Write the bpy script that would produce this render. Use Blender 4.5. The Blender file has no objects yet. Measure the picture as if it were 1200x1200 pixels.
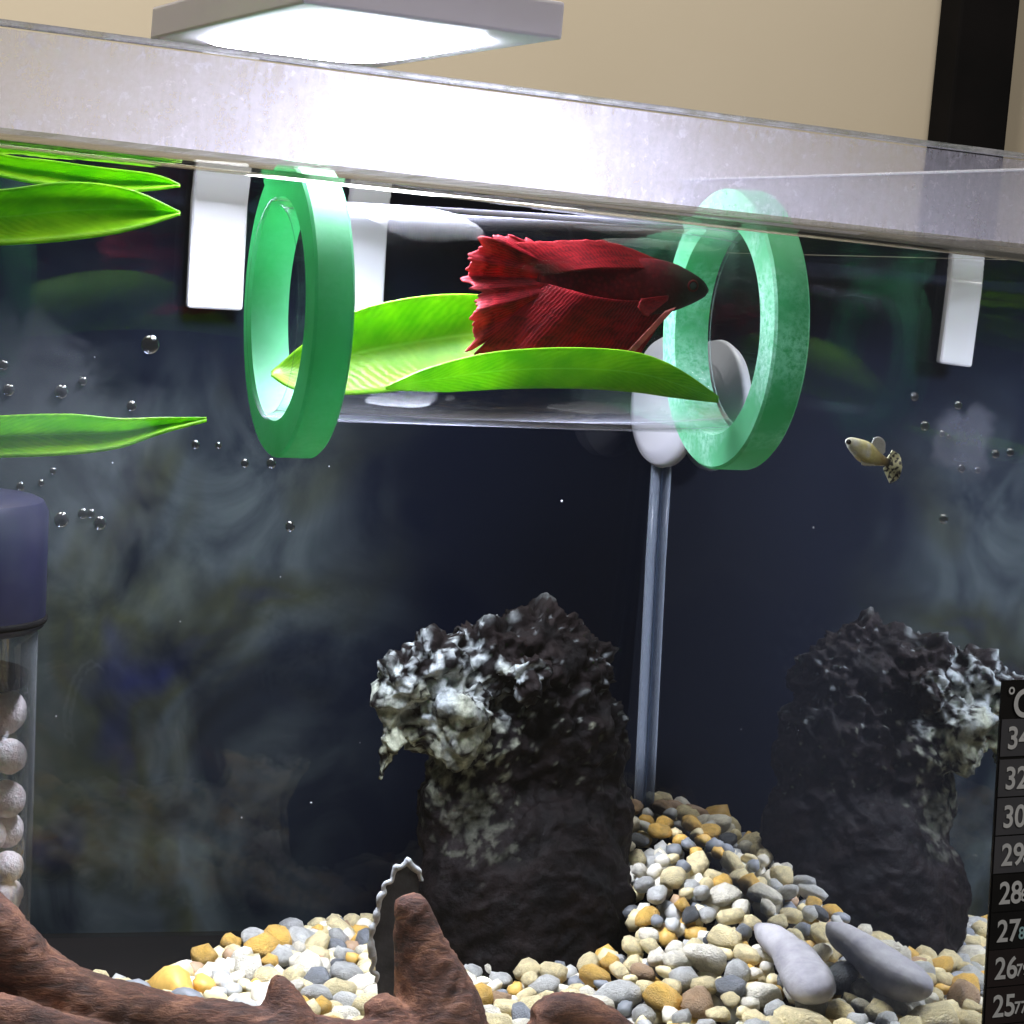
import bpy, bmesh, math, random
from mathutils import Vector, Matrix, noise
random.seed(7)
sc = bpy.context.scene
col = sc.collection
R = math.radians

# ------------------------------------------------------------------ camera
FPX = 3000.0                      # focal length in pixels of a 1200 px frame
PSI, TH, RO = R(24.0), R(4.239), R(5.16)
CAM = Vector((0.0, -0.47, 0.1754))
FWD = Vector((math.sin(PSI)*math.cos(TH), math.cos(PSI)*math.cos(TH), -math.sin(TH)))
RT0 = Vector((math.cos(PSI), -math.sin(PSI), 0.0))
UP0 = RT0.cross(FWD)
RT = RT0*math.cos(RO) + UP0*math.sin(RO)
UP = UP0*math.cos(RO) - RT0*math.sin(RO)
cd = bpy.data.cameras.new('camera'); cam = bpy.data.objects.new('camera', cd); col.objects.link(cam)
cd.sensor_width = 36; cd.lens = 36*FPX/1200; cd.clip_start = 0.02; cd.clip_end = 20
cam.matrix_world = Matrix(((RT.x, UP.x, -FWD.x, CAM.x), (RT.y, UP.y, -FWD.y, CAM.y), (RT.z, UP.z, -FWD.z, CAM.z), (0, 0, 0, 1)))
sc.camera = cam

# ------------------------------------------------------------------ light
w = bpy.data.worlds.new('World'); sc.world = w; w.use_nodes = True
bg = w.node_tree.nodes['Background']; bg.inputs[0].default_value = (1.0, 0.93, 0.84, 1); bg.inputs[1].default_value = 0.06
ld = bpy.data.lights.new('wall_fill', 'AREA'); ld.shape = 'DISK'; ld.size = 0.5; ld.energy = 15; ld.color = (1.0, 0.95, 0.88)  # added unseen lamp, aimed at the wall alone to brighten it
lo = bpy.data.objects.new('wall_fill', ld); col.objects.link(lo); lo.location = (0.05, 0.35, 1.15)
lo.rotation_euler = (Vector((0.15, 0.95, 0.3)) - lo.location).to_track_quat('-Z', 'Y').to_euler()
cl_ = bpy.data.lights.new('front_fill', 'AREA'); cl_.shape = 'DISK'; cl_.size = 0.6; cl_.energy = 20; cl_.color = (1.0, 0.94, 0.86)  # added unseen fill from the front, brightens the lamp housing and tank
co_ = bpy.data.objects.new('front_fill', cl_); col.objects.link(co_); co_.location = (0.9, -0.9, 1.9)
co_.rotation_euler = (Vector((0.2, 0.1, 0.1)) - co_.location).to_track_quat('-Z', 'Y').to_euler()
LED_STRENGTH = 138.0
sc.view_settings.view_transform = 'Standard'; sc.view_settings.look = 'None'
sc.view_settings.exposure = 0; sc.view_settings.gamma = 1
cy = sc.cycles
cy.max_bounces = 14; cy.transparent_max_bounces = 40; cy.glossy_bounces = 6; cy.transmission_bounces = 10; cy.diffuse_bounces = 4
cy.caustics_reflective = False; cy.caustics_refractive = False; cy.sample_clamp_indirect = 6
cy.use_denoising = True

# ------------------------------------------------------------------ measured dimensions (metres)
WL, TOP, XS, DEP, XL = 0.2, 0.2203, 0.3435, 0.2, -0.25

def ray(px, py):
    a, b = px-600, 600-py
    u = a*math.cos(RO) - b*math.sin(RO); v = a*math.sin(RO) + b*math.cos(RO)
    return FWD + RT0*(u/FPX) + UP0*(v/FPX)
def at(px, py, Y):                # point of the plane y = Y
    d = ray(px, py); return CAM + d*((Y-CAM.y)/d.y)
def atx(px, py, X):               # point of the plane x = X
    d = ray(px, py); return CAM + d*((X-CAM.x)/d.x)
def project(p):
    d = p-CAM; z = d.dot(FWD); return 600+d.dot(RT)/z*FPX, 600-d.dot(UP)/z*FPX, z
def mpp(Y, px=600):               # metres for one photo pixel at depth Y
    return (at(px, 600, Y)-CAM).dot(FWD)/FPX

# ------------------------------------------------------------------ materials
def mat(name):
    m = bpy.data.materials.new(name); m.use_nodes = True; nt = m.node_tree
    for n in list(nt.nodes): nt.nodes.remove(n)
    return m, nt
def nd(nt, t, ins=None, **kw):
    n = nt.nodes.new(t)
    for k, v in kw.items(): setattr(n, k, v)
    for k, v in (ins or {}).items():
        if hasattr(v, 'is_output'): nt.links.new(v, n.inputs[k])
        else: n.inputs[k].default_value = v
    return n
def out(nt, sh):
    o = nt.nodes.new('ShaderNodeOutputMaterial'); nt.links.new(sh, o.inputs['Surface'])
def ocoord(nt): return nd(nt, 'ShaderNodeTexCoord').outputs['Object']
def gcoord(nt): return nd(nt, 'ShaderNodeNewGeometry').outputs['Position']
def ramp(nt, fac, stops):
    r = nd(nt, 'ShaderNodeValToRGB', {'Fac': fac}); e = r.color_ramp.elements
    while len(e) < len(stops): e.new(0.5)
    for q, (p, c) in zip(e, stops): q.position = p; q.color = (*c, 1) if len(c) == 3 else c
    return r.outputs['Color']
def tex(nt, co, scale, detail=4, rough=0.55, dist=0.0):
    return nd(nt, 'ShaderNodeTexNoise', {'Vector': co, 'Scale': scale, 'Detail': detail, 'Roughness': rough, 'Distortion': dist}).outputs['Fac']
def math_(nt, op, a, b=0.0, clamp=False):
    n = nd(nt, 'ShaderNodeMath', {0: a, 1: b}, operation=op, use_clamp=clamp); return n.outputs[0]
def bump(nt, h, strength=0.4, dist=0.001):
    return nd(nt, 'ShaderNodeBump', {'Height': h, 'Strength': strength, 'Distance': dist}).outputs[0]
def pbr(name, c1, c2=None, scale=60, rough=0.5, bumpy=0.0, bscale=200, bdist=0.0005, detail=5, lo_=0.35, hi=0.65, **kw):
    m, nt = mat(name); co = gcoord(nt) if kw.pop('world', False) else ocoord(nt)
    colr = (*c1, 1)
    if c2: colr = ramp(nt, tex(nt, co, scale, detail), [(lo_, c1), (hi, c2)])
    ins = {'Base Color': colr, 'Roughness': rough}
    if bumpy: ins['Normal'] = bump(nt, tex(nt, co, bscale, 6, 0.6), bumpy, bdist)
    for k, v in kw.items(): ins[k.replace('_', ' ')] = v
    p = nd(nt, 'ShaderNodeBsdfPrincipled', ins); out(nt, p.outputs[0]); return m
def schlick(nt, f0, normal=None):
    lw = nd(nt, 'ShaderNodeLayerWeight', {'Blend': 0.5})
    if normal is not None: nt.links.new(normal, lw.inputs['Normal'])
    p5 = math_(nt, 'POWER', lw.outputs['Facing'], 5.0)
    return math_(nt, 'ADD', math_(nt, 'MULTIPLY', p5, 1-f0), f0, True)
def clear(name, f0=0.04, tint=(1, 1, 1), rough=0.0, ripple=None, edge=0.0, edge_col=(.8, .85, .9), edge_pow=4.0, refl=1.0):
    """thin clear sheet: what it does not mirror it lets through"""
    m, nt = mat(name); nrm = None
    if ripple:
        nrm = bump(nt, tex(nt, gcoord(nt), ripple[0], 3), ripple[1], ripple[2])
    f = schlick(nt, f0, nrm)
    if refl != 1.0: f = math_(nt, 'MULTIPLY', f, refl)
    tr = nd(nt, 'ShaderNodeBsdfTransparent', {'Color': (*tint, 1)})
    gi = {'Color': (1, 1, 1, 1), 'Roughness': rough}
    if nrm is not None: gi['Normal'] = nrm
    gl = nd(nt, 'ShaderNodeBsdfGlossy', gi)
    mx = nd(nt, 'ShaderNodeMixShader', {0: f, 1: tr.outputs[0], 2: gl.outputs[0]}).outputs[0]
    if edge:
        lw = nd(nt, 'ShaderNodeLayerWeight', {'Blend': 0.5})
        e = math_(nt, 'MULTIPLY', math_(nt, 'POWER', lw.outputs['Facing'], edge_pow), edge)
        df = nd(nt, 'ShaderNodeBsdfDiffuse', {'Color': (*edge_col, 1)})
        mx = nd(nt, 'ShaderNodeMixShader', {0: e, 1: mx, 2: df.outputs[0]}).outputs[0]
    out(nt, mx); return m

M = {}
M['wall'] = pbr('beige_wall_paint', (.60, .52, .39), (.64, .56, .43), scale=3, rough=.9, bumpy=.15, bscale=250, world=True)
M['black'] = pbr('black_lacquer', (.006, .006, .006), (.009, .008, .008), scale=20, rough=.9, Specular_IOR_Level=.05)
M['glass'] = clear('aquarium_glass', .035, (.985, .995, .99))
def rim_mat():
    m, nt = mat('glass_cut_edge'); n = tex(nt, gcoord(nt), 160, 4)
    c = ramp(nt, n, [(.35, (.16, .18, .17)), (.65, (.50, .50, .54))])
    d = nd(nt, 'ShaderNodeBsdfDiffuse', {'Color': c}); t = nd(nt, 'ShaderNodeBsdfTranslucent', {'Color': c}); tr = nd(nt, 'ShaderNodeBsdfTransparent')
    a = nd(nt, 'ShaderNodeMixShader', {0: .7, 1: d.outputs[0], 2: t.outputs[0]})
    o = nd(nt, 'ShaderNodeMixShader', {0: nd(nt, 'ShaderNodeMapRange', {'Value': n, 1: .35, 2: .65, 3: .4, 4: .9}).outputs[0], 1: tr.outputs[0], 2: a.outputs[0]}); out(nt, o.outputs[0]); return m
M['rim'] = rim_mat()
def water_mat():
    m, nt = mat('water_surface'); nrm = bump(nt, tex(nt, gcoord(nt), 38, 3), .25, .0016)
    f = schlick(nt, .02, nrm)
    lw = nd(nt, 'ShaderNodeLayerWeight', {'Blend': 0.5, 'Normal': nrm}); cosv = math_(nt, 'SUBTRACT', 1.0, lw.outputs['Facing'])
    tir = nd(nt, 'ShaderNodeMapRange', {'Value': cosv, 1: .42, 2: .28, 3: 0.0, 4: 1.0}, interpolation_type='SMOOTHSTEP').outputs[0]
    f = math_(nt, 'MAXIMUM', f, math_(nt, 'MULTIPLY', tir, nd(nt, 'ShaderNodeNewGeometry').outputs['Backfacing']), True)
    tr = nd(nt, 'ShaderNodeBsdfTransparent', {'Color': (.98, .99, 1, 1)}); gl = nd(nt, 'ShaderNodeBsdfGlossy', {'Color': (1, 1, 1, 1), 'Roughness': .0, 'Normal': nrm})
    o = nd(nt, 'ShaderNodeMixShader', {0: f, 1: tr.outputs[0], 2: gl.outputs[0]}); out(nt, o.outputs[0]); return m
M['water'] = water_mat()
M['tube'] = clear('clear_acrylic', .0007, (.985, .995, 1.0), edge=.38, edge_col=(.62, .62, .75), edge_pow=11.0, refl=.4)
M['backglass'] = clear('back_glass', .014, (.985, .995, .99))
M['canister'] = clear('clear_plastic', .05, (.97, .975, .98), edge=.16, edge_col=(.55, .58, .62))
def mirror_mat():
    m, nt = mat('mirroring_side_glass')
    nrm = bump(nt, tex(nt, gcoord(nt), 14, 2), .05, .001)
    g = nd(nt, 'ShaderNodeBsdfGlossy', {'Color': (.90, .92, .95, 1), 'Roughness': .012, 'Normal': nrm})
    d = nd(nt, 'ShaderNodeBsdfDiffuse', {'Color': (.006, .007, .010, 1)})
    a = nd(nt, 'ShaderNodeAddShader', {0: g.outputs[0], 1: d.outputs[0]})
    out(nt, a.outputs[0]); return m
M['mirror'] = mirror_mat()
def scale_mat():
    """white lime crust dried onto the glass above the water"""
    m, nt = mat('limescale'); co = gcoord(nt)
    n1 = tex(nt, co, 45, 6, .6); n2 = tex(nt, co, 900, 5, .7, .6); n3 = tex(nt, co, 420, 6, .75, .4)
    z = nd(nt, 'ShaderNodeSeparateXYZ', {0: co}).outputs['Z']
    # heavier crust in a band under the rim and at the waterline
    band = math_(nt, 'ABSOLUTE', math_(nt, 'SUBTRACT', z, (WL+TOP)/2 + .0005))
    band = nd(nt, 'ShaderNodeMapRange', {'Value': band, 1: .006, 2: .0105, 3: 0.0, 4: 1.0}).outputs[0]
    flake = math_(nt, 'GREATER_THAN', math_(nt, 'ADD', n3, math_(nt, 'MULTIPLY', band, .08)), .60)
    drip = tex(nt, nd(nt, 'ShaderNodeMapping', {'Vector': co, 'Scale': (520, 1, 110)}).outputs[0], 1.0, 5, .65, .6)
    fac = nd(nt, 'ShaderNodeMapRange', {'Value': n1, 1: .3, 2: .7, 3: .36, 4: .56}).outputs[0]
    fac = math_(nt, 'ADD', fac, math_(nt, 'MULTIPLY', math_(nt, 'SUBTRACT', drip, .5), math_(nt, 'ADD', math_(nt, 'MULTIPLY', band, .9), .25)), True)
    fac = math_(nt, 'ADD', fac, math_(nt, 'MULTIPLY', math_(nt, 'SUBTRACT', n2, .5), .34), True)
    fac = math_(nt, 'ADD', fac, math_(nt, 'MULTIPLY', flake, math_(nt, 'ADD', math_(nt, 'MULTIPLY', n2, .34), 0.0)), True)
    d = nd(nt, 'ShaderNodeBsdfDiffuse', {'Color': (.56, .545, .63, 1)})
    t = nd(nt, 'ShaderNodeBsdfTranslucent', {'Color': (.44, .425, .53, 1)})
    mx = nd(nt, 'ShaderNodeMixShader', {0: .6, 1: d.outputs[0], 2: t.outputs[0]})
    tr = nd(nt, 'ShaderNodeBsdfTransparent')
    o = nd(nt, 'ShaderNodeMixShader', {0: fac, 1: tr.outputs[0], 2: mx.outputs[0]})
    out(nt, o.outputs[0]); return m
M['scale'] = scale_mat()
def film_mat(name, centre, radius, colr, amount, nscale=90):
    """cloudy smear on the glass that thins out towards its edge"""
    m, nt = mat(name); co = gcoord(nt)
    v = nd(nt, 'ShaderNodeVectorMath', {0: co, 1: tuple(centre)}, operation='DISTANCE').outputs['Value']
    n1 = tex(nt, co, nscale, 4, .6, .5)
    dd = math_(nt, 'ADD', math_(nt, 'DIVIDE', v, radius), math_(nt, 'MULTIPLY', math_(nt, 'SUBTRACT', n1, .5), 1.3))
    f = nd(nt, 'ShaderNodeMapRange', {'Value': dd, 1: .45, 2: .95, 3: amount, 4: 0.0}, interpolation_type='SMOOTHSTEP').outputs[0]
    f = math_(nt, 'MULTIPLY', f, math_(nt, 'ADD', n1, .35), True)
    d = nd(nt, 'ShaderNodeBsdfDiffuse', {'Color': (*colr, 1)}); t = nd(nt, 'ShaderNodeBsdfTranslucent', {'Color': (*colr, 1)})
    mx = nd(nt, 'ShaderNodeMixShader', {0: .5, 1: d.outputs[0], 2: t.outputs[0]})
    tr = nd(nt, 'ShaderNodeBsdfTransparent')
    o = nd(nt, 'ShaderNodeMixShader', {0: f, 1: tr.outputs[0], 2: mx.outputs[0]}); out(nt, o.outputs[0]); return m
def backing_mat():
    m, nt = mat('mottled_navy_backing'); co = gcoord(nt)
    sep = nd(nt, 'ShaderNodeSeparateXYZ', {0: co}).outputs
    base = ramp(nt, tex(nt, co, 9, 2), [(.35, (.0022, .0034, .0085)), (.65, (.0046, .0066, .0155))])
    # invented smoky murk painted into the colour of the sheet's left part
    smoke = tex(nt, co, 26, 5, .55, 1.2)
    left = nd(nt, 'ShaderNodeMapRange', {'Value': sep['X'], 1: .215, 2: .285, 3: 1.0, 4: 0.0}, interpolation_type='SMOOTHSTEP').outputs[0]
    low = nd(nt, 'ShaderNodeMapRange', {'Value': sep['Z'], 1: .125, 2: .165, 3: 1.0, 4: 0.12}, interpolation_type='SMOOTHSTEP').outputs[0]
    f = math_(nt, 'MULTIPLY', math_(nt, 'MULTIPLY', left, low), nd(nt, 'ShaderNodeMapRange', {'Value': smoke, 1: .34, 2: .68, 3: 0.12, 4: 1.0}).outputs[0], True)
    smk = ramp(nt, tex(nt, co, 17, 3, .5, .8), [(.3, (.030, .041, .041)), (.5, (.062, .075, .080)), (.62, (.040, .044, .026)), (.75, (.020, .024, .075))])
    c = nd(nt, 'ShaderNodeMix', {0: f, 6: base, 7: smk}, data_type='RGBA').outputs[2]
    # upright paler bands towards the corner
    p = nd(nt, 'ShaderNodeBsdfPrincipled', {'Base Color': c, 'Roughness': .9, 'Specular IOR Level': 0.0}); out(nt, p.outputs[0]); return m
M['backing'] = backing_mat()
M['white'] = pbr('white_plastic', (.78, .78, .80), (.72, .72, .76), scale=30, rough=.35)
M['lampbody'] = pbr('lamp_housing_plastic', (.86, .83, .92), (.80, .77, .87), scale=25, rough=.4)
def emit_mat():
    m, nt = mat('led_diffuser'); e = nd(nt, 'ShaderNodeEmission', {'Color': (.84, .85, 1.0, 1), 'Strength': LED_STRENGTH}); out(nt, e.outputs[0]); return m
M['led'] = emit_mat()
def ring_mat(name, amount):
    m, nt = mat(name); co = ocoord(nt)
    c = ramp(nt, tex(nt, co, 60, 4), [(.3, (.10, .44, .20)), (.7, (.16, .54, .29))])
    fr = tex(nt, co, 700, 6, .75); fm = tex(nt, co, 55, 3)
    f = math_(nt, 'MULTIPLY', nd(nt, 'ShaderNodeMapRange', {'Value': fr, 1: .38, 2: .58}).outputs[0], nd(nt, 'ShaderNodeMapRange', {'Value': fm, 1: .40, 2: .58, 3: 0, 4: amount}).outputs[0])
    c = nd(nt, 'ShaderNodeMix', {0: f, 6: c, 7: (.55, .85, .75, 1)}, data_type='RGBA').outputs[2]
    d = nd(nt, 'ShaderNodeBsdfPrincipled', {'Base Color': c, 'Roughness': .55, 'Normal': bump(nt, fr, .25, .0003)})
    t = nd(nt, 'ShaderNodeBsdfTranslucent', {'Color': c})
    o = nd(nt, 'ShaderNodeMixShader', {0: .5, 1: d.outputs[0], 2: t.outputs[0]}); out(nt, o.outputs[0]); return m
M['ring'] = ring_mat('green_foam_ring', .06); M['ringfrost'] = ring_mat('frosted_green_ring', .75)
def leaf_mat(name, c1, c2, trans=.5):
    m, nt = mat(name); uv = nd(nt, 'ShaderNodeTexCoord').outputs['UV']
    s = nd(nt, 'ShaderNodeSeparateXYZ', {0: uv}).outputs
    side = math_(nt, 'ABSOLUTE', math_(nt, 'SUBTRACT', s['Y'], .5))
    wv = math_(nt, 'SINE', math_(nt, 'MULTIPLY', math_(nt, 'ADD', math_(nt, 'SUBTRACT', s['X'], math_(nt, 'MULTIPLY', side, .32)), math_(nt, 'MULTIPLY', tex(nt, uv, 6, 3), .06)), 190.0))
    n1 = tex(nt, ocoord(nt), 120, 4)
    n0 = tex(nt, ocoord(nt), 45, 3)
    wv = math_(nt, 'MULTIPLY', wv, nd(nt, 'ShaderNodeMapRange', {'Value': n0, 1: .4, 2: .65, 3: .08, 4: 1.0}).outputs[0])
    f = math_(nt, 'ADD', math_(nt, 'MULTIPLY', wv, .11), n1, True)
    c = ramp(nt, f, [(.3, c1), (.7, c2)])
    midrib = nd(nt, 'ShaderNodeMapRange', {'Value': side, 1: .0, 2: .03, 3: .6, 4: 0}).outputs[0]
    c = nd(nt, 'ShaderNodeMix', {0: midrib, 6: c, 7: (.34, .62, .10, 1)}, data_type='RGBA').outputs[2]
    nrm = bump(nt, wv, .22, .0004)
    d = nd(nt, 'ShaderNodeBsdfPrincipled', {'Base Color': c, 'Roughness': .4, 'Normal': nrm, 'Specular IOR Level': .35})
    t = nd(nt, 'ShaderNodeBsdfTranslucent', {'Color': c, 'Normal': nrm})
    o = nd(nt, 'ShaderNodeMixShader', {0: trans, 1: d.outputs[0], 2: t.outputs[0]}); out(nt, o.outputs[0]); return m
M['leaf'] = leaf_mat('fresh_leaf', (.15, .43, .008), (.33, .64, .012), .55)
M['leaf2'] = leaf_mat('tube_leaf', (.15, .40, .012), (.30, .56, .025), .5)
def fin_mat(name, c1, c2, tip, trans=.35, freq=240.0):
    m, nt = mat(name); uv = nd(nt, 'ShaderNodeTexCoord').outputs['UV']; s = nd(nt, 'ShaderNodeSeparateXYZ', {0: uv}).outputs
    n = tex(nt, uv, 7, 4, .6, .6)
    wv = math_(nt, 'SINE', math_(nt, 'MULTIPLY', math_(nt, 'ADD', s['X'], math_(nt, 'MULTIPLY', n, .05)), freq))
    c = ramp(nt, math_(nt, 'ADD', math_(nt, 'MULTIPLY', wv, .10), n, True), [(.3, c1), (.75, c2)])
    tf = nd(nt, 'ShaderNodeMapRange', {'Value': math_(nt, 'ADD', s['Y'], math_(nt, 'MULTIPLY', n, .3)), 1: .95, 2: 1.25, 3: 0, 4: .8}).outputs[0]
    c = nd(nt, 'ShaderNodeMix', {0: tf, 6: c, 7: (*tip, 1)}, data_type='RGBA').outputs[2]
    nrm = bump(nt, wv, .25, .0003)
    d = nd(nt, 'ShaderNodeBsdfPrincipled', {'Base Color': c, 'Roughness': .55, 'Specular IOR Level': .15, 'Normal': nrm})
    t = nd(nt, 'ShaderNodeBsdfTranslucent', {'Color': c})
    o = nd(nt, 'ShaderNodeMixShader', {0: trans, 1: d.outputs[0], 2: t.outputs[0]}); out(nt, o.outputs[0]); return m
M['fin'] = fin_mat('red_fin', (.085, .0008, .0032), (.27, .0035, .0085), (.36, .025, .03))
M['tailfin'] = fin_mat('bright_red_tail', (.10, .0015, .005), (.34, .008, .015), (.58, .09, .11), .4, 300)
M['ventral'] = pbr('orange_red_fin', (.26, .04, .025), (.12, .008, .008), scale=300, rough=.5)
def body_mat():
    m, nt = mat('dark_red_scales'); co = ocoord(nt)
    v = nd(nt, 'ShaderNodeTexVoronoi', {'Vector': co, 'Scale': 900}).outputs['Distance']
    x = nd(nt, 'ShaderNodeSeparateXYZ', {0: co}).outputs['X']
    hf = nd(nt, 'ShaderNodeMapRange', {'Value': math_(nt, 'ADD', x, math_(nt, 'MULTIPLY', tex(nt, co, 200), .006)), 1: -.016, 2: -.002, 3: 0, 4: 1}).outputs[0]
    red = ramp(nt, v, [(.1, (.13, .0014, .005)), (.6, (.07, .0009, .0035))])
    c = nd(nt, 'ShaderNodeMix', {0: hf, 6: red, 7: (.018, .0015, .003, 1)}, data_type='RGBA').outputs[2]
    p = nd(nt, 'ShaderNodeBsdfPrincipled', {'Base Color': c, 'Roughness': .6, 'Specular IOR Level': .12, 'Normal': bump(nt, v, .35, .0002)}); out(nt, p.outputs[0]); return m
M['betta'] = body_mat()
def vcol_mat(name, rough=.5, bscale=400, bstr=.3, bdist=.0003, mottled=.25, spec=.5):
    m, nt = mat(name); co = ocoord(nt)
    a = nd(nt, 'ShaderNodeAttribute', attribute_name='tone').outputs['Color']
    n = tex(nt, co, bscale, 5, .6)
    k = nd(nt, 'ShaderNodeMapRange', {'Value': n, 1: .3, 2: .7, 3: 1-mottled, 4: 1+mottled}).outputs[0]
    c = nd(nt, 'ShaderNodeVectorMath', {0: a, 1: k}, operation='MULTIPLY').outputs[0]
    p = nd(nt, 'ShaderNodeBsdfPrincipled', {'Base Color': c, 'Roughness': rough, 'Specular IOR Level': spec, 'Normal': bump(nt, n, bstr, bdist)}); out(nt, p.outputs[0]); return m
M['rock'] = vcol_mat('lava_rock', .62, 900, .6, .0006, .35, .07)
M['gravel'] = vcol_mat('gravel_mix', .5, 500, .2, .0002, .15)
M['guppy'] = vcol_mat('guppy_skin', .35, 1500, .2, .0001, .12)
def pebble_mat():
    m, nt = mat('pebble_stone'); co = ocoord(nt)
    oi = nd(nt, 'ShaderNodeObjectInfo')
    off = nd(nt, 'ShaderNodeVectorMath', {0: co, 1: nd(nt, 'ShaderNodeCombineXYZ', {0: math_(nt, 'MULTIPLY', oi.outputs['Random'], 9.0)}).outputs[0]}, operation='ADD').outputs[0]
    n = tex(nt, off, 1.3, 6, .65, .8); n2 = tex(nt, off, 9, 4, .6)
    k = nd(nt, 'ShaderNodeMapRange', {'Value': n, 1: .3, 2: .7, 3: .70, 4: 1.32}).outputs[0]
    sp = nd(nt, 'ShaderNodeMapRange', {'Value': tex(nt, off, 14, 5, .75), 1: .34, 2: .46, 3: .65, 4: 1.0}).outputs[0]
    k = math_(nt, 'MULTIPLY', k, sp)
    c = nd(nt, 'ShaderNodeVectorMath', {0: oi.outputs['Color'], 1: k}, operation='MULTIPLY').outputs[0]
    p = nd(nt, 'ShaderNodeBsdfPrincipled', {'Base Color': c, 'Roughness': .42, 'Normal': bump(nt, n2, .5, .10)}); out(nt, p.outputs[0]); return m
M['pebble'] = pebble_mat()
def wood_mat():
    m, nt = mat('red_brown_driftwood'); co = ocoord(nt)
    st = nd(nt, 'ShaderNodeMapping', {'Vector': co, 'Scale': (60, 160, 220), 'Rotation': (0, R(25), 0)}).outputs[0]
    n1 = math_(nt, 'ADD', math_(nt, 'MULTIPLY', tex(nt, st, 1.0, 6, .6, 1.0), .6), math_(nt, 'MULTIPLY', tex(nt, st, 5.0, 6, .7, .8), .4)); n2 = tex(nt, co, 55, 5, .6)
    c = ramp(nt, n1, [(.36, (.030, .012, .008)), (.5, (.15, .064, .040)), (.64, (.42, .205, .115))])
    big = ramp(nt, n2, [(.38, (.45, .40, .38)), (.58, (1.05, 1, 1))])
    c = nd(nt, 'ShaderNodeMix', {0: 1.0, 6: c, 7: big}, data_type='RGBA', blend_type='MULTIPLY').outputs[2]
    p = nd(nt, 'ShaderNodeBsdfPrincipled', {'Base Color': c, 'Roughness': .7, 'Normal': bump(nt, n1, .8, .0016)}); out(nt, p.outputs[0]); return m
M['wood'] = wood_mat()
M['navy'] = pbr('navy_filter_plastic', (.0065, .007, .021), (.010, .0105, .028), scale=25, rough=.35)
M['ceramic'] = pbr('pink_ceramic', (.90, .74, .73), (.95, .88, .87), scale=2.5, rough=.8, bumpy=.4, bscale=5, bdist=.08)
M['bigstone'] = pbr('lavender_grey_stone', (.27, .265, .30), (.48, .47, .50), scale=110, rough=.65, bumpy=.6, bscale=420, bdist=.0006, detail=9)
M['slate'] = pbr('dark_slate', (.03, .034, .04), (.07, .075, .085), scale=150, rough=.5, bumpy=.5, bscale=500)
M['crust'] = pbr('pale_crust', (.40, .42, .44), (.62, .64, .66), scale=400, rough=.6, bumpy=.5, bscale=900)
def airline_mat():
    m, nt = mat('airline_tubing'); lw = nd(nt, 'ShaderNodeLayerWeight', {'Blend': 0.5})
    f = math_(nt, 'ADD', math_(nt, 'MULTIPLY', math_(nt, 'POWER', lw.outputs['Facing'], 2.0), .45), .40, True)
    d = nd(nt, 'ShaderNodeBsdfPrincipled', {'Base Color': (.34, .39, .46, 1), 'Roughness': .25}); tr = nd(nt, 'ShaderNodeBsdfTransparent', {'Color': (.8, .88, 1, 1)})
    o = nd(nt, 'ShaderNodeMixShader', {0: f, 1: tr.outputs[0], 2: d.outputs[0]}); out(nt, o.outputs[0]); return m
M['airline'] = airline_mat()
M['cup'] = pbr('milky_white_rubber', (.60, .60, .66), (.66, .66, .71), scale=40, rough=.45)
M['ink'] = pbr('white_print', (.80, .82, .84), (.70, .72, .75), scale=500, rough=.6)
M['cyan'] = pbr('pale_cyan_print', (.45, .72, .76), (.40, .66, .72), scale=500, rough=.5)
M['stripblack'] = pbr('black_strip_film', (.008, .008, .009), (.016, .015, .015), scale=60, rough=.25)
M['stripreflect'] = pbr('reflection_grey_cell', (.085, .088, .10), (.10, .10, .115), scale=60, rough=.3)  # room reflection on the upper cells, painted in as grey
M['stripbrown'] = pbr('brown_strip_cell', (.040, .028, .028), (.03, .024, .026), scale=60, rough=.3)
M['eye'] = pbr('fish_eye', (.01, .008, .008), rough=.1)
M['gold'] = pbr('pale_gold_iris', (.55, .50, .32), rough=.2)
def bubble_mat():
    m, nt = mat('air_bubble')
    lw = nd(nt, 'ShaderNodeLayerWeight', {'Blend': 0.5})
    f = math_(nt, 'POWER', lw.outputs['Facing'], 2.5)
    tr = nd(nt, 'ShaderNodeBsdfTransparent', {'Color': (.55, .57, .62, 1)}); g = nd(nt, 'ShaderNodeBsdfGlossy', {'Color': (1, 1, 1, 1), 'Roughness': .05})
    dk = nd(nt, 'ShaderNodeBsdfTransparent', {'Color': (.10, .11, .14, 1)})
    a = nd(nt, 'ShaderNodeMixShader', {0: f, 1: tr.outputs[0], 2: dk.outputs[0]})
    o = nd(nt, 'ShaderNodeMixShader', {0: .22, 1: a.outputs[0], 2: g.outputs[0]}); out(nt, o.outputs[0]); return m
M['bubble'] = bubble_mat()
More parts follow.
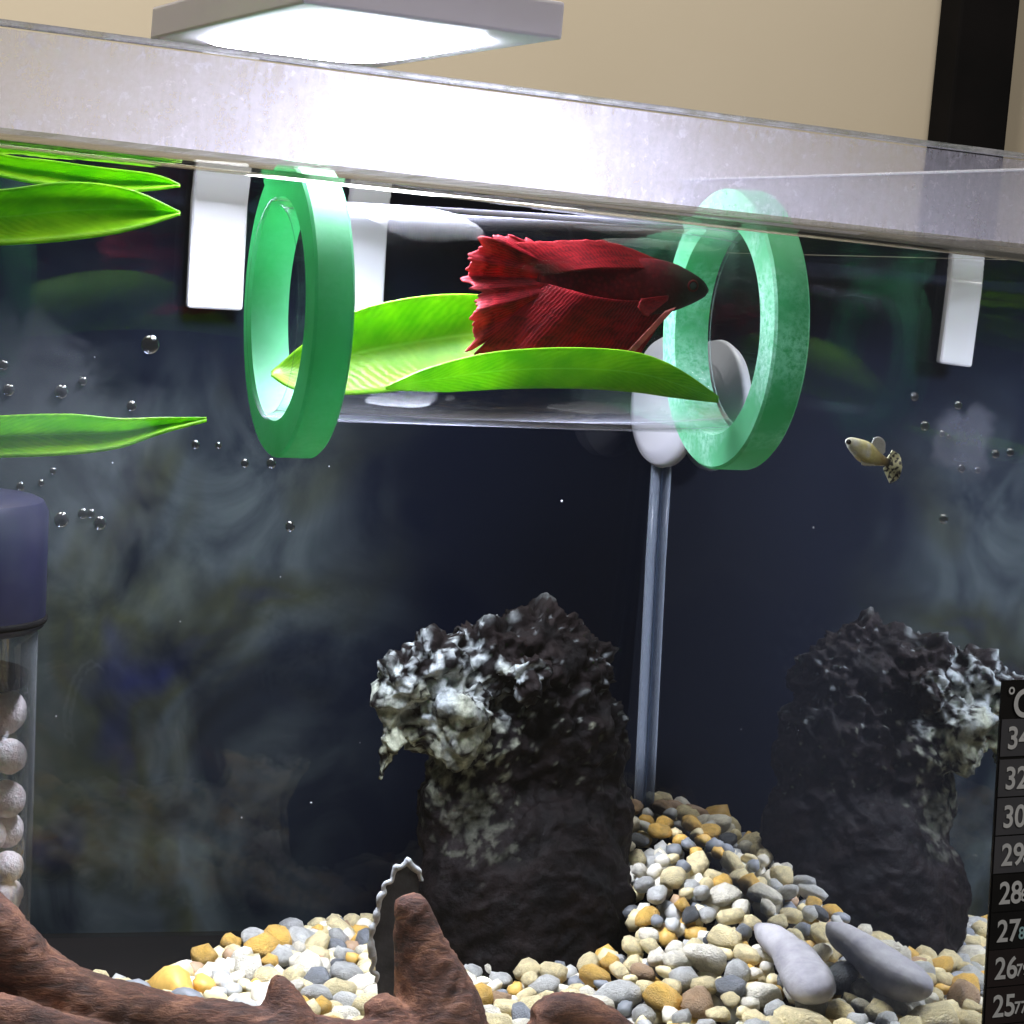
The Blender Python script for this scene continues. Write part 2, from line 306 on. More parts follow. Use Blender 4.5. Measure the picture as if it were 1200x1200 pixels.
# ------------------------------------------------------------------ builders
def link(name, me, m=None, parent=None, smooth=False):
    o = bpy.data.objects.new(name, me); col.objects.link(o)
    if m is not None and not me.materials: me.materials.append(m)
    if parent is not None: o.parent = parent
    if smooth:
        for p in me.polygons: p.use_smooth = True
    return o
def obj(name, bm, m, parent=None, smooth=False, origin=None):
    bmesh.ops.recalc_face_normals(bm, faces=bm.faces)
    if origin is not None: bmesh.ops.translate(bm, vec=-Vector(origin), verts=bm.verts)
    me = bpy.data.meshes.new(name); bm.to_mesh(me); bm.free()
    o = link(name, me, m, parent, smooth)
    if origin is not None: o.location = Vector(origin) - (parent.location if parent is not None else Vector())
    return o
def tag(o, label, cat, group=None):
    o['label'] = label; o['category'] = cat
    if group: o['group'] = group
    return o
def thing(name, label, cat, loc=(0, 0, 0), group=None):
    o = bpy.data.objects.new(name, None); col.objects.link(o); o.location = loc; o.empty_display_size = .01
    return tag(o, label, cat, group)
def part(name, bm, m, parent, smooth=False):     # bm in world coordinates
    return obj(name, bm, m, parent, smooth, origin=parent_base(parent))
def parent_base(p):
    v = Vector()
    while p is not None: v += p.location; p = p.parent
    return v
def sub(name, bm, m, parent, smooth=False):      # geometry in world coordinates under any parent
    b = parent_base(parent)
    bmesh.ops.translate(bm, vec=-b, verts=bm.verts)
    return obj(name, bm, m, parent, smooth)
def box(bm, a, b, bev=0.0, seg=2):
    a, b = Vector(a), Vector(b)
    r = bmesh.ops.create_cube(bm, size=1)
    bmesh.ops.scale(bm, vec=b-a, verts=r['verts']); bmesh.ops.translate(bm, vec=(a+b)/2, verts=r['verts'])
    if bev: bmesh.ops.bevel(bm, geom=list({e for v in r['verts'] for e in v.link_edges}), offset=bev, segments=seg, affect='EDGES', profile=.6)
    return bm
def loft(bm, rings, cap=True, closed=True):
    vs = [[bm.verts.new(p) for p in r] for r in rings]; n = len(vs[0])
    for a, b in zip(vs, vs[1:]):
        for i in range(n if closed else n-1):
            bm.faces.new((a[i], a[(i+1) % n], b[(i+1) % n], b[i]))
    if cap: bm.faces.new(vs[0][::-1]); bm.faces.new(vs[-1])
    return vs
def tube(bm, pts, radii, n=16, cap=True):
    pts = [Vector(p) for p in pts]; rings = []
    if not hasattr(radii, '__len__'): radii = [radii]*len(pts)
    nrm = None
    for i, p in enumerate(pts):
        t = (pts[min(i+1, len(pts)-1)] - pts[max(i-1, 0)]).normalized()
        if nrm is None: nrm = t.orthogonal().normalized()
        nrm = (nrm - t*nrm.dot(t)).normalized(); bi = t.cross(nrm)
        rings.append([p + (nrm*math.cos(k*2*math.pi/n) + bi*math.sin(k*2*math.pi/n))*radii[i] for k in range(n)])
    loft(bm, rings, cap); return bm
def lathe(bm, base, axis, prof, n=48, closed=False):
    """prof: (distance along axis, radius)"""
    axis = Vector(axis).normalized(); u = axis.orthogonal().normalized(); v = axis.cross(u); base = Vector(base)
    rings = [[base + axis*a + (u*math.cos(k*2*math.pi/n) + v*math.sin(k*2*math.pi/n))*max(r, 1e-5) for k in range(n)] for a, r in prof]
    vs = loft(bm, rings, cap=not closed)
    if closed:
        for i in range(n): bm.faces.new((vs[-1][i], vs[-1][(i+1) % n], vs[0][(i+1) % n], vs[0][i]))
    return bm
def resample(pts, n):
    pts = [Vector(p) for p in pts]; d = [0]
    for a, b in zip(pts, pts[1:]): d.append(d[-1] + (b-a).length)
    outp = []
    for i in range(n):
        t = d[-1]*i/(n-1); k = 0
        while k < len(d)-2 and d[k+1] < t: k += 1
        s = (t-d[k])/max(d[k+1]-d[k], 1e-9); s = min(max(s, 0), 1)
        p0, p1, p2, p3 = pts[max(k-1, 0)], pts[k], pts[k+1], pts[min(k+2, len(pts)-1)]
        # gentle smoothing between the given points
        q = .5*((2*p1) + (p2-p0)*s + (2*p0-5*p1+4*p2-p3)*s*s + (3*p1-p0-3*p2+p3)*s**3)
        outp.append(q)
    return outp
def sheet(name, edge_a, edge_b, Yf, m, parent=None, nu=48, nv=14, thick=.0004, jag=0.0, origin=None):
    """a skin between two outlines (given as photo points), Yf(u, v) is its distance into the tank; real thickness"""
    A = resample([(p[0], p[1], 0) for p in edge_a], nu); B = resample([(p[0], p[1], 0) for p in edge_b], nu)
    bm = bmesh.new(); uvl = bm.loops.layers.uv.new('UVMap'); g = []; uvs = {}
    for i in range(nu):
        rowv = []
        for j in range(nv):
            u, v = i/(nu-1), j/(nv-1); k = v
            if jag: k = v*(1 + jag*(noise.noise(Vector((u*19, 3.1, jag*40))) + .6*noise.noise(Vector((u*53, 8.7, 1)))))
            p = A[i]*(1-k) + B[i]*k
            w_ = bm.verts.new(at(p.x, p.y, Yf(u, v))); uvs[w_] = (u, v); rowv.append(w_)
        g.append(rowv)
    for i in range(nu-1):
        for j in range(nv-1):
            q = [g[i][j], g[i+1][j], g[i+1][j+1], g[i][j+1]]
            f = bm.faces.new(q)
            for l in f.loops: l[uvl].uv = uvs[l.vert]
    bmesh.ops.remove_doubles(bm, verts=bm.verts, dist=1e-6)
    bmesh.ops.recalc_face_normals(bm, faces=bm.faces)
    b = Vector(origin) if origin is not None else parent_base(parent)
    bmesh.ops.translate(bm, vec=-b, verts=bm.verts)
    me = bpy.data.meshes.new(name); bm.to_mesh(me); bm.free()
    o = link(name, me, m, parent, True)
    if origin is not None: o.location = b
    md = o.modifiers.new('thickness', 'SOLIDIFY'); md.thickness = thick; md.offset = 0
    return o
def remeshed(name, bm, voxel, disp, m, origin, parent=None, tone=None):
    me = bpy.data.meshes.new('tmp'); bm.to_mesh(me); bm.free()
    t = bpy.data.objects.new('tmp', me); col.objects.link(t)
    md = t.modifiers.new('r', 'REMESH'); md.mode = 'VOXEL'; md.voxel_size = voxel
    sm = t.modifiers.new('s', 'SMOOTH'); sm.factor = .5; sm.iterations = 4
    dg = bpy.context.evaluated_depsgraph_get(); me2 = bpy.data.meshes.new_from_object(t.evaluated_get(dg))
    bpy.data.objects.remove(t); me2.name = name; origin = Vector(origin)
    vals = [(v.co + v.normal*disp(v.co, v.normal)) for v in me2.vertices]
    cols = [tone(v.co, v.normal) for v in me2.vertices] if tone else None
    for v, p in zip(me2.vertices, vals): v.co = p - origin
    if cols:
        ca = me2.color_attributes.new('tone', 'FLOAT_COLOR', 'POINT')
        for i, c in enumerate(cols): ca.data[i].color = (*c, 1)
    me2.materials.clear(); o = link(name, me2, m, parent, True); o.location = origin; return o
def blob(bm, c, r, sub_=3):
    x = bmesh.ops.create_icosphere(bm, subdivisions=sub_, radius=1)
    r = r if hasattr(r, '__len__') else (r, r, r)
    bmesh.ops.scale(bm, vec=Vector(r), verts=x['verts']); bmesh.ops.translate(bm, vec=Vector(c), verts=x['verts'])

# ------------------------------------------------------------------ the setting
def structure(o): o['kind'] = 'structure'; return o
structure(obj('wall', box(bmesh.new(), (-1.2, .95, -.6), (2.2, 1.0, 1.6)), M['wall']))
structure(obj('table_top', box(bmesh.new(), (-.45, -.10, -.036), (.75, .60, -.0065), .003), M['black']))
pm = bmesh.new()
pa, pb = at(1121, 60, .925), at(1190, 60, .925)
box(pm, (pa.x, .925, -.0064), (pb.x, .9495, 1.1), .002)
tag(obj('cabinet_post', pm, M['black']), 'black upright cabinet post standing against the beige wall behind the tank', 'post')
structure(obj('water', box(bmesh.new(), (XL, .0006, WL-.0002), (XS-.0006, DEP-.0006, WL)), M['water']))
# one sheet is enough for the surface: drop the box's lower and side faces
_w = bpy.data.objects['water']; _b = bmesh.new(); _b.from_mesh(_w.data)
bmesh.ops.delete(_b, geom=[f for f in _b.faces if f.normal.z < .5], context='FACES'); _b.to_mesh(_w.data); _b.free()

# ------------------------------------------------------------------ the tank
tank = thing('fish_tank', 'rectangular glass fish tank with crusty white rim and dark backing', 'fish tank', (0, 0, -.006))
sub('front_pane', box(bmesh.new(), (XL, -.004, -.0018), (XS+.004, 0, TOP)), M['glass'], tank)
sub('back_pane', box(bmesh.new(), (XL, DEP, -.0018), (XS-.0002, DEP+.004, .2075)), M['backglass'], tank)
sub('side_pane', box(bmesh.new(), (XS, .0002, -.0018), (XS+.004, DEP+.004, WL)), M['mirror'], tank)
sub('side_pane', box(bmesh.new(), (XS, .0002, WL+.0001), (XS+.004, DEP+.004, TOP)), M['glass'], tank)
sub('side_pane', box(bmesh.new(), (XL-.004, .0002, -.0018), (XL, DEP+.004, TOP)), M['glass'], tank)
sub('bottom_pane', box(bmesh.new(), (XL-.004, -.004, -.006), (XS+.004, DEP+.004, -.002)), M['black'], tank)
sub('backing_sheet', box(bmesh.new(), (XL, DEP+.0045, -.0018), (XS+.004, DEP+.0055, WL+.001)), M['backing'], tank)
# cut edge of the glass that shows as a thin dark line along the top
e = sub('rim_edge', box(bmesh.new(), (XL, -.0043, TOP+.0001), (XS+.0043, .0003, TOP+.0010), .0003), M['rim'], tank)
e = sub('rim_edge', box(bmesh.new(), (XS-.0003, .0006, TOP+.0001), (XS+.0043, DEP+.004, TOP+.0009), .0003), M['white'], tank)
lm = bmesh.new(); vs = [lm.verts.new(p) for p in ((XL, .0004, WL+.0012), (XS-.0002, .0004, WL+.0012), (XS-.0002, .0004, TOP-.0002), (XL, .0004, TOP-.0002))]; lm.faces.new(vs)
sub('limescale', lm, M['scale'], tank)
lm = bmesh.new(); vs = [lm.verts.new(p) for p in ((XS-.0005, .0006, WL+.001), (XS-.0005, DEP, WL+.001), (XS-.0005, DEP, TOP-.0002), (XS-.0005, .0006, TOP-.0002))]; lm.faces.new(vs)
sub('limescale', lm, M['scale'], tank)
# curved lip of water that climbs the glass
mm = bmesh.new(); prof = []
for k in range(9):
    t = k/8*math.pi/2; prof.append((.0002 + .0030*(1-math.sin(t)), WL + .0022*(1-math.cos(t))))
rings = [[Vector((x, y, z)) for y, z in prof] + [Vector((x, .0002, WL-.0016))] for x in (XL+.001, XS-.001)]
loft(mm, rings)
M['lip'] = clear('water_lip', .10, (.80, .78, .72), edge=.35, edge_col=(.50, .46, .38))
sub('water_lip', mm, M['lip'], tank, True)
# cloudy smears inside the front pane
for (cx, cyp, rp, colr, am) in ((70, 545, 150, (.34, .38, .42), .13), (1128, 515, 62, (.5, .54, .75), .42), (30, 440, 90, (.34, .38, .44), .08)):
    c = at(cx, cyp, .0006); rr = rp*mpp(0); k = 1.8
    sb = bmesh.new(); y = .0006 + .0002*(cx % 3)
    vs = [sb.verts.new((max(XL, min(XS-.001, c.x+dx*rr*k)), y, c.z+dz*rr*k)) for dx, dz in ((-1, -1), (1, -1), (1, 1), (-1, 1))]; sb.faces.new(vs)
    sub('cloudy_smear', sb, film_mat('glass_smear', c, rr, colr, am, 120), tank)

# ------------------------------------------------------------------ lamp over the rim
LX0, LX1, LY0, LY1, LZ = .1620, .2185, .0170, .1290, .2340
lamp = thing('led_lamp', 'slim white LED lamp panel shining down over the tank rim', 'lamp', ((LX0+LX1)/2, (LY0+LY1)/2, LZ))
hb = bmesh.new(); box(hb, (LX0, LY0, LZ), (LX1, LY1, LZ+.0078), .0007)
sub('housing', hb, M['lampbody'], lamp)
db = bmesh.new(); n = 40; cx, cyy = (LX0+LX1)/2, (LY0+LY1)/2; rx, ry = (LX1-LX0)/2-.0068, (LY1-LY0)/2-.012
rg = []
for k in range(n):
    t = k*2*math.pi/n; c, s = math.cos(t), math.sin(t); p = .38
    rg.append((cx+rx*math.copysign(abs(c)**p, c), cyy+ry*math.copysign(abs(s)**p, s)))
loft(db, [[Vector((x, y, LZ-.0006)) for x, y in rg], [Vector((x, y, LZ+.0004)) for x, y in rg]])
sub('diffuser', db, M['led'], lamp)
ab = bmesh.new(); tube(ab, [(LX0+.006, LY0+.03, LZ+.0078), (LX0+.006, LY0+.03, LZ+.02), (LX0+.004, LY0+.05, LZ+.06), (LX0, LY0+.12, LZ+.11), (LX0-.02, LY0+.25, LZ+.13)], .004, 14)
sub('arm', ab, M['lampbody'], lamp, True)
hb = bmesh.new(); lathe(hb, (LX0+.006, LY0+.03, LZ+.0079), (0, 0, 1), [(0, .0052), (.004, .0052), (.005, .0044)], 24)
sub('hinge', hb, M['black'], lamp, True)

# white hanger plates on the back pane
def plate(p, Y, label, th=.003):
    (x0, y0), (x1, y1) = p
    a, b = at(x0, y1, Y), at(x1, y0, Y)
    xm = at((x0+x1)/2, (y0+y1)/2, Y).x; hw = (x1-x0)*.5*mpp(Y, x0)/math.cos(PSI)*1.02
    bm = bmesh.new(); box(bm, (xm-hw, Y-th, a.z), (xm+hw, Y, b.z), .0012, 3)
    bmesh.ops.rotate(bm, cent=(xm, Y, (a.z+b.z)/2), matrix=Matrix.Rotation(R(-2.0), 3, 'Y'), verts=bm.verts)
    o = obj('hanger_plate', bm, M['white'], origin=((a.x+b.x)/2, Y, a.z)); tag(o, label, 'plate', 'white plates hanging on the tank glass'); return o
plate(((223, 192), (283, 360)), DEP-.0012, 'tall white plastic plate on the back glass, beside the clear tube\'s open end')
plate(((403, 256), (447, 364)), DEP-.0012, 'short white plastic plate on back glass, seen behind the clear tube')

# ------------------------------------------------------------------ floating tube with green foam rings
YL, YR = .0505, .0425
PL, PR = at(325, 362, YL), at(839, 386, YR)
ax = (PR-PL).normalized(); L = (PR-PL).length
RO_, RI_ = .0316, .0238
tb = thing('floating_tube', 'clear acrylic tube floating at the waterline between two green foam rings', 'tube', PL)
bt = bmesh.new()
lathe(bt, PL-ax*.0012, ax, [(0, RI_-.0002), (L+.0096, RI_-.0002), (L+.0096, RI_-.0016), (0, RI_-.0016)], 96, closed=True)
sub('clear_tube', bt, M['tube'], tb, True)
for s in (0, L):
    rb = bmesh.new(); W_ = .0084
    prof = [(0, RI_), (0, RO_-.0006), (.0006, RO_), (W_-.0006, RO_), (W_, RO_-.0006), (W_, RI_)]
    lathe(rb, PL+ax*s, ax, prof, 96, closed=True)
    o = sub('foam_ring', rb, M['ring' if s == 0 else 'ringfrost'], tb, True)
    md = o.modifiers.new('edges', 'EDGE_SPLIT'); md.split_angle = R(25)
    if s: o['label'] = 'green foam ring with frosty pale patches'


# ------------------------------------------------------------------ leaves
def sag(Y0, amp, ph=0.0): return lambda u, v: Y0 + amp*math.sin(math.pi*v) + .0012*math.sin(5*u+ph)
o = sheet('leaf', [(318, 436), (350, 408), (410, 368), (470, 351), (530, 345), (585, 349), (640, 372)],
          [(318, 440), (345, 456), (400, 462), (460, 458), (520, 448), (585, 430), (640, 400)], lambda u, v: .055 - .005*v + .007*math.sin(math.pi*v)*math.sin(math.pi*u), M['leaf2'], origin=at(480, 440, .055))
tag(o, 'broad ribbed green leaf lying inside the tube behind the red fish', 'leaf')
o = sheet('leaf', [(452, 453), (500, 432), (560, 416), (620, 409), (690, 408), (750, 414), (795, 432), (842, 464)],
          [(452, 456), (520, 459), (600, 455), (680, 455), (740, 459), (790, 466), (842, 472)], lambda u, v: .0315 + .007*v*math.sin(math.pi*u), M['leaf2'], origin=at(640, 440, .032))
tag(o, 'narrow arched green leaf on the tube floor in front of the red fish', 'leaf')
pl = thing('leafy_plant', 'bright green long-leaved plant reaching in above the filter', 'plant', at(-160, 420, .05))
for A, B, Y0, ph in (([(-150, 300), (-60, 186), (30, 186), (110, 196), (180, 205), (211, 217)], [(-150, 304), (-60, 208), (40, 214), (110, 224), (170, 223), (211, 218)], .052, 0),
                 ([(-150, 300), (-70, 232), (10, 222), (80, 214), (150, 222), (211, 249)], [(-150, 306), (-70, 288), (10, 286), (80, 281), (150, 270), (211, 251)], .046, 1),
                 ([(-150, 470), (-60, 492), (0, 488), (80, 486), (140, 491), (190, 490), (242, 490)], [(-150, 476), (-60, 534), (0, 535), (80, 532), (140, 524), (190, 507), (242, 493)], .045, 2)):
    sheet('leaf', A, B, (lambda Y0, ph: lambda u, v: Y0 + .006*math.sin(math.pi*v) - .004*v + .002*math.sin(4*u+ph))(Y0, ph), M['leaf'], pl, thick=.0005)
sb = bmesh.new(); tube(sb, [at(-150, 303, .052), at(-170, 380, .052), at(-180, 472, .05), at(-190, 700, .05), at(-190, 900, .055)], [.0012, .0016, .0018, .002, .0022], 10)
sub('stem', sb, M['leaf'], pl, True)

# ------------------------------------------------------------------ red fighting fish
YB = .044
fish = thing('betta_fish', 'dark red long-finned fish swimming inside the clear tube', 'fish', at(820, 338, YB))
def fishbody(name, stations, Y, m, parent, ratio, n=24):
    bm = bmesh.new(); rings = []
    st = resample([(a, b, c) for a, b, c in stations], 34)
    sc_ = mpp(Y, stations[0][0])
    for i, s in enumerate(st):
        c = at(s.x, s.y, Y); h = max(s.z, .6)*sc_; a = st[min(i+1, 33)]-st[max(i-1, 0)]
        wd = h*(ratio(i/33) if callable(ratio) else ratio)
        t = (at(st[min(i+1, 33)].x, st[min(i+1, 33)].y, Y)-at(st[max(i-1, 0)].x, st[max(i-1, 0)].y, Y)).normalized()
        sd = Vector((0, 1, 0)); up = t.cross(sd).normalized()
        rings.append([c + up*h*math.cos(k*2*math.pi/n) + sd*wd*math.sin(k*2*math.pi/n) for k in range(n)])
    loft(bm, rings); return sub(name, bm, m, parent, True)
fishbody('body', [(830, 340, 2), (826, 340, 8), (818, 339, 14), (805, 338, 21), (788, 337, 28), (765, 336, 32), (740, 335, 32), (710, 333, 28), (680, 330, 21), (655, 327, 13), (630, 326, 5)], YB, M['betta'], fish, lambda t: .52-.36*t)
rp = lambda amp, k, ph: (lambda u, v: YB + amp*v*math.sin(k*u+ph) + amp*.5*v*math.sin(2.7*k*u+ph*2))
sheet('dorsal_fin', [(792, 318), (760, 315), (730, 315), (700, 315), (670, 318), (640, 322)], [(776, 306), (742, 293), (715, 284), (690, 281), (645, 283), (588, 284)], (lambda u, v: YB - .0040*(1-v)*math.sin(math.pi*min(1, max(0, (u-.12)*1.15))) + .0009*v*math.sin(11*u)), M['fin'], fish, 90, 20, .0003, .05)
sheet('caudal_fin', [(662, 308), (656, 316), (654, 326), (656, 336), (662, 344)], [(622, 281), (574, 276), (548, 308), (544, 328), (562, 348), (553, 374), (556, 408)], rp(.0020, 13, 1), M['tailfin'], fish, 120, 24, .0003, .12)
sheet('anal_fin', [(790, 352), (760, 352), (730, 352), (700, 348), (670, 340), (640, 332)], [(748, 418), (715, 424), (680, 424), (640, 424), (595, 420), (556, 414)], (lambda u, v: YB - .0046*(1-v)*math.sin(math.pi*min(1, max(0, (u-.18)*1.22)))**.8 + .0012*v*math.sin(13*u+2)), M['fin'], fish, 120, 24, .0003, .06)
sheet('ventral_fin', [(792, 360), (786, 362), (780, 364)], [(741, 415), (738, 414), (735, 412)], lambda u, v: YB-.006-.001*v, M['ventral'], fish, 10, 14, .0004)
sheet('pectoral_fin', [(783, 346), (783, 349), (782, 352)], [(752, 350), (748, 361), (758, 372)], lambda u, v: YB-.0034-.0025*v, M['fin'], fish, 14, 12, .0003, .06)
eb = bmesh.new(); blob(eb, at(812, 335, YB-.0018), (.0011, .0006, .0011), 2); ey = sub('eye', eb, M['eye'], fish, True)
eb = bmesh.new(); c = at(812, 335, YB-.0020); lathe(eb, c, (0, -1, 0), [(0, .0013), (.0001, .0014), (.0002, .0010), (0, .0009)], 20, closed=True); sub('iris', eb, M['fin'], ey, True)

# ------------------------------------------------------------------ guppy
YG = .022
gp = thing('guppy', 'tiny pale yellow fish with spotted tail swimming beside the side glass', 'fish', at(1022, 535, YG))
gb = fishbody('body', [(991, 517, 2), (995, 518, 6), (1003, 523, 10), (1012, 529, 13), (1020, 534, 12), (1029, 538, 8), (1037, 541, 5.5), (1042, 543, 5)], YG, M['guppy'], gp, .55)
gp_base = parent_base(gb)
def toner(o, fn):
    ca = o.data.color_attributes.new('tone', 'FLOAT_COLOR', 'POINT'); b = parent_base(o)
    for i, v in enumerate(o.data.vertices): ca.data[i].color = (*fn(v.co+b, i), 1)
g0, g1 = at(991, 517, YG).x, at(1042, 543, YG).x
def gt(p, i):
    t = (p.x-g0)/(g1-g0)
    c = Vector((.78, .76, .66)).lerp(Vector((.80, .72, .30)), min(1, max(0, t*2.2)))
    c = c.lerp(Vector((.30, .22, .08)), min(1, max(0, (t-.5)*3)))
    c = c.lerp(Vector((.85, .85, .85)), min(.8, max(0, noise.noise(p*700)*1.6)) if t < .55 else 0)
    return c.lerp(Vector((.02, .02, .02)), min(1, max(0, (t-.86)*9)))
toner(gb, gt)
def gtail(p, i):
    k = noise.noise(p*1400)
    return (.03, .03, .03) if k > .12 else (.78, .76, .50)
f1 = sheet('tail_fin', [(1039, 538), (1040, 541), (1039, 545), (1037, 547), (1035, 549)], [(1046, 527), (1054, 534), (1057, 546), (1053, 560), (1043, 567)], lambda u, v: YG+.0006*math.sin(9*u)*v, M['guppy'], gp, 36, 24, .0002, .05); toner(f1, gtail)
f2 = sheet('dorsal_fin', [(1020, 523), (1025, 526), (1030, 530), (1034, 533)], [(1024, 513), (1031, 512), (1037, 518), (1037, 530)], lambda u, v: YG, M['guppy'], gp, 14, 8, .0002); toner(f2, lambda p, i: (.62, .62, .62))
f3 = sheet('anal_fin', [(1008, 538), (1014, 541), (1020, 541)], [(1010, 545), (1017, 546), (1026, 546)], lambda u, v: YG-.0006, M['guppy'], gp, 12, 8, .0002, .2); toner(f3, lambda p, i: (.5, .46, .36))
eb = bmesh.new(); blob(eb, at(994.5, 518, YG-.0010), .00062, 2); sub('eye', eb, M['eye'], gp, True)

# ------------------------------------------------------------------ suction cup and air line in the corner
c = at(772, 470, .183); cup = thing('suction_cup', 'milky white suction cup stuck to the side glass above the air line', 'suction cup', c)
cb = bmesh.new(); gap = XS-c.x
lathe(cb, c, (1, 0, 0), [(-.0012, .0020), (-.0010, .0140), (0, .0178), (.0020, .0190), (.0040, .0186), (.0052, .0120), (gap-.0002, .0115)], 56)
sub('cup_body', cb, M['cup'], cup, True)
al = bmesh.new(); XA, YA = XS-.0017, DEP-.0022; tube(al, [(XA, YA, .145), (XA, YA-.0025, .11), (XA, YA-.0055, .08), (XA, YA-.0085, .05), (XA, YA-.0115, .02)], .0015, 20)
tag(obj('air_line', al, M['airline'], smooth=True, origin=(XA, YA-.0115, .02)), 'translucent bluish air line running down the back corner into the gravel', 'air line')

# ------------------------------------------------------------------ filter with ceramic balls
YF = .125; k = mpp(YF, 100)
fr = (at(50, 660, YF)-at(-92, 660, YF)).length; fc = at(-92, 660, YF)
LEAN = .05; ZR = fc.z
def zf(py): return at(20, py, YF).z
flt = thing('canister_filter', 'navy capped clear filter canister filled with pinkish ceramic balls', 'filter', (fc.x, fc.y, .008))
fb = bmesh.new(); lathe(fb, (fc.x+LEAN*ZR, fc.y, 0), (-LEAN, 0, 1), [(zf(736), fr-.001), (zf(732), fr), (zf(720), fr+.0003), (zf(600), fr+.0004), (zf(588), fr-.0008), (zf(584), fr-.0025), (zf(580), .006)], 72)
hd = sub('cap', fb, M['navy'], flt, True)
md = hd.modifiers.new('edge', 'EDGE_SPLIT'); md.split_angle = R(35)
fb = bmesh.new(); lathe(fb, (fc.x+LEAN*ZR, fc.y, 0), (-LEAN, 0, 1), [(zf(728), fr+.0004), (zf(726), fr+.0007), (zf(722), fr+.0007), (zf(720), fr+.0004)], 72, closed=True)
sub('cap_seam', fb, M['black'], hd, True)
fb = bmesh.new(); rb_ = fr - .0014; lathe(fb, (fc.x+LEAN*ZR, fc.y, 0), (-LEAN, 0, 1), [(.008, rb_), (zf(735), rb_), (zf(735), rb_-.0014), (.008, rb_-.0014)], 72, closed=True)
sub('clear_body', fb, M['canister'], flt, True)
fb = bmesh.new(); lathe(fb, (fc.x+LEAN*(ZR-.006), fc.y, .006), (-LEAN, 0, 1), [(0, rb_), (.002, rb_)], 60); sub('base', fb, M['navy'], flt)
fb = bmesh.new(); lathe(fb, (fc.x+LEAN*ZR, fc.y, 0), (-LEAN, 0, 1), [(zf(800), rb_-.002), (zf(788), rb_-.002)], 60); sub('inner_lid', fb, M['black'], flt)
ball_meshes = []
for i in range(4):
    bm = bmesh.new(); bmesh.ops.create_icosphere(bm, subdivisions=3, radius=1)
    for v in bm.verts: v.co *= 1 + .05*noise.noise(v.co*2 + Vector((i*7, 0, 0))) + .02*noise.noise(v.co*6)
    me = bpy.data.meshes.new('ceramic_ball'); bm.to_mesh(me); bm.free(); me.materials.append(M['ceramic'])
    for p in me.polygons: p.use_smooth = True
    ball_meshes.append(me)
balls = [(17, 834, 25), (-28, 830, 24), (20, 887, 19), (-8, 884, 21), (9, 936, 20), (-32, 936, 22), (17, 972, 20), (-18, 978, 22), (11, 1016, 17), (25, 1010, 10), (-26, 1022, 22), (2, 1052, 20), (-40, 1060, 20), (22, 1046, 14), (-60, 900, 24), (-62, 985, 24)]
for i, (x, y, r) in enumerate(balls):
    p = at(x, y, YF - .001 - .003*(i % 3)); r_ = r*1.12*mpp(YF, 50)
    cx_ = fc.x+LEAN*(ZR-p.z); d = Vector((p.x-cx_, p.y-fc.y)); lim = rb_-.0016-r_
    if d.length > lim: d *= lim/d.length
    o = bpy.data.objects.new('ceramic_ball', ball_meshes[i % 4]); col.objects.link(o); o.location = (cx_+d.x, fc.y+d.y, p.z); o.scale = (r_,)*3
    o.rotation_euler = (i*1.3, i*.7, i*2.1)
    tag(o, 'pinkish white ceramic ball stacked inside the clear filter canister', 'ball', 'ceramic balls in the filter')

# ------------------------------------------------------------------ dark lava rock
YK = .158; s = mpp(YK)
rk = bmesh.new()
def rb3(px, py, r, dy=0, ry=None, sx=1, sz=1):
    r_ = r*s; blob(rk, at(px, py, YK+dy), (r_*sx, (ry or r)*s*.9, r_*sz), 4)
rb3(630, 775, 72, 0, 56); rb3(665, 790, 60, 0, 50); rb3(575, 775, 52, -.004, 46); rb3(650, 880, 98, -.003, 62); rb3(668, 980, 84, -.004, 60, sz=1.3)
rb3(640, 1080, 104, -.008, 66, sz=1.1); rb3(600, 1000, 105, -.004, 64, sz=1.2); rb3(575, 900, 70, -.002, 60, sz=1.2); rb3(640, 1040, 100, -.013, 72, sz=1.15); rb3(630, 1090, 108, -.018, 76, sz=1.1); rb3(570, 1080, 76, -.014, 70, sz=1.5); rb3(700, 1080, 50, -.014, 60, sz=1.7); rb3(630, 1140, 108, -.020, 80)
rb3(535, 950, 52, -.002, 55, sz=1.6); rb3(528, 1060, 46, -.010, 55, sz=1.8); rb3(560, 870, 60, -.002, 55, sz=1.3); rb3(508, 775, 40, -.006, 45); rb3(470, 800, 30, -.008, 34, sz=1.2); rb3(458, 862, 18, -.008, 22, sz=2.2); rb3(448, 905, 9, -.008, 12, sz=1.5); rb3(500, 845, 40, -.002, 50)
rb3(540, 850, 36, -.012, 36, sz=1.5); rb3(620, 790, 30, -.017, 24)
def rock_d(p, n):
    q = p*78; d1 = noise.voronoi(q + Vector((noise.noise(q*.7), noise.noise(q*.7+Vector((9, 0, 0))), 0))*.8)[0]
    a = d1[1]-d1[0]; q = p*210+Vector((3, 1, 7)); d2 = noise.voronoi(q)[0]; b = d2[1]-d2[0]
    r1 = 1-abs(noise.noise(p*130))*2; r2 = 1-abs(noise.noise(p*300+Vector((5, 2, 1))))*2
    up = min(1, max(0, (p.z-.040)/.04)); k = .30 + .70*up
    return k*(.0050*(a-.40) + .0016*(b-.4) + .0024*r1*abs(r1) + .0016*r2*abs(r2)) + .0011*noise.noise(p*60) - .0010
LC5 = at(515, 905, YK-.012); LC6 = at(560, 960, YK-.02); LCR = at(520, 800, YK-.01); LC2 = at(545, 860, YK-.02); LC3 = at(624, 790, YK-.03); LC4 = at(460, 840, YK-.01)
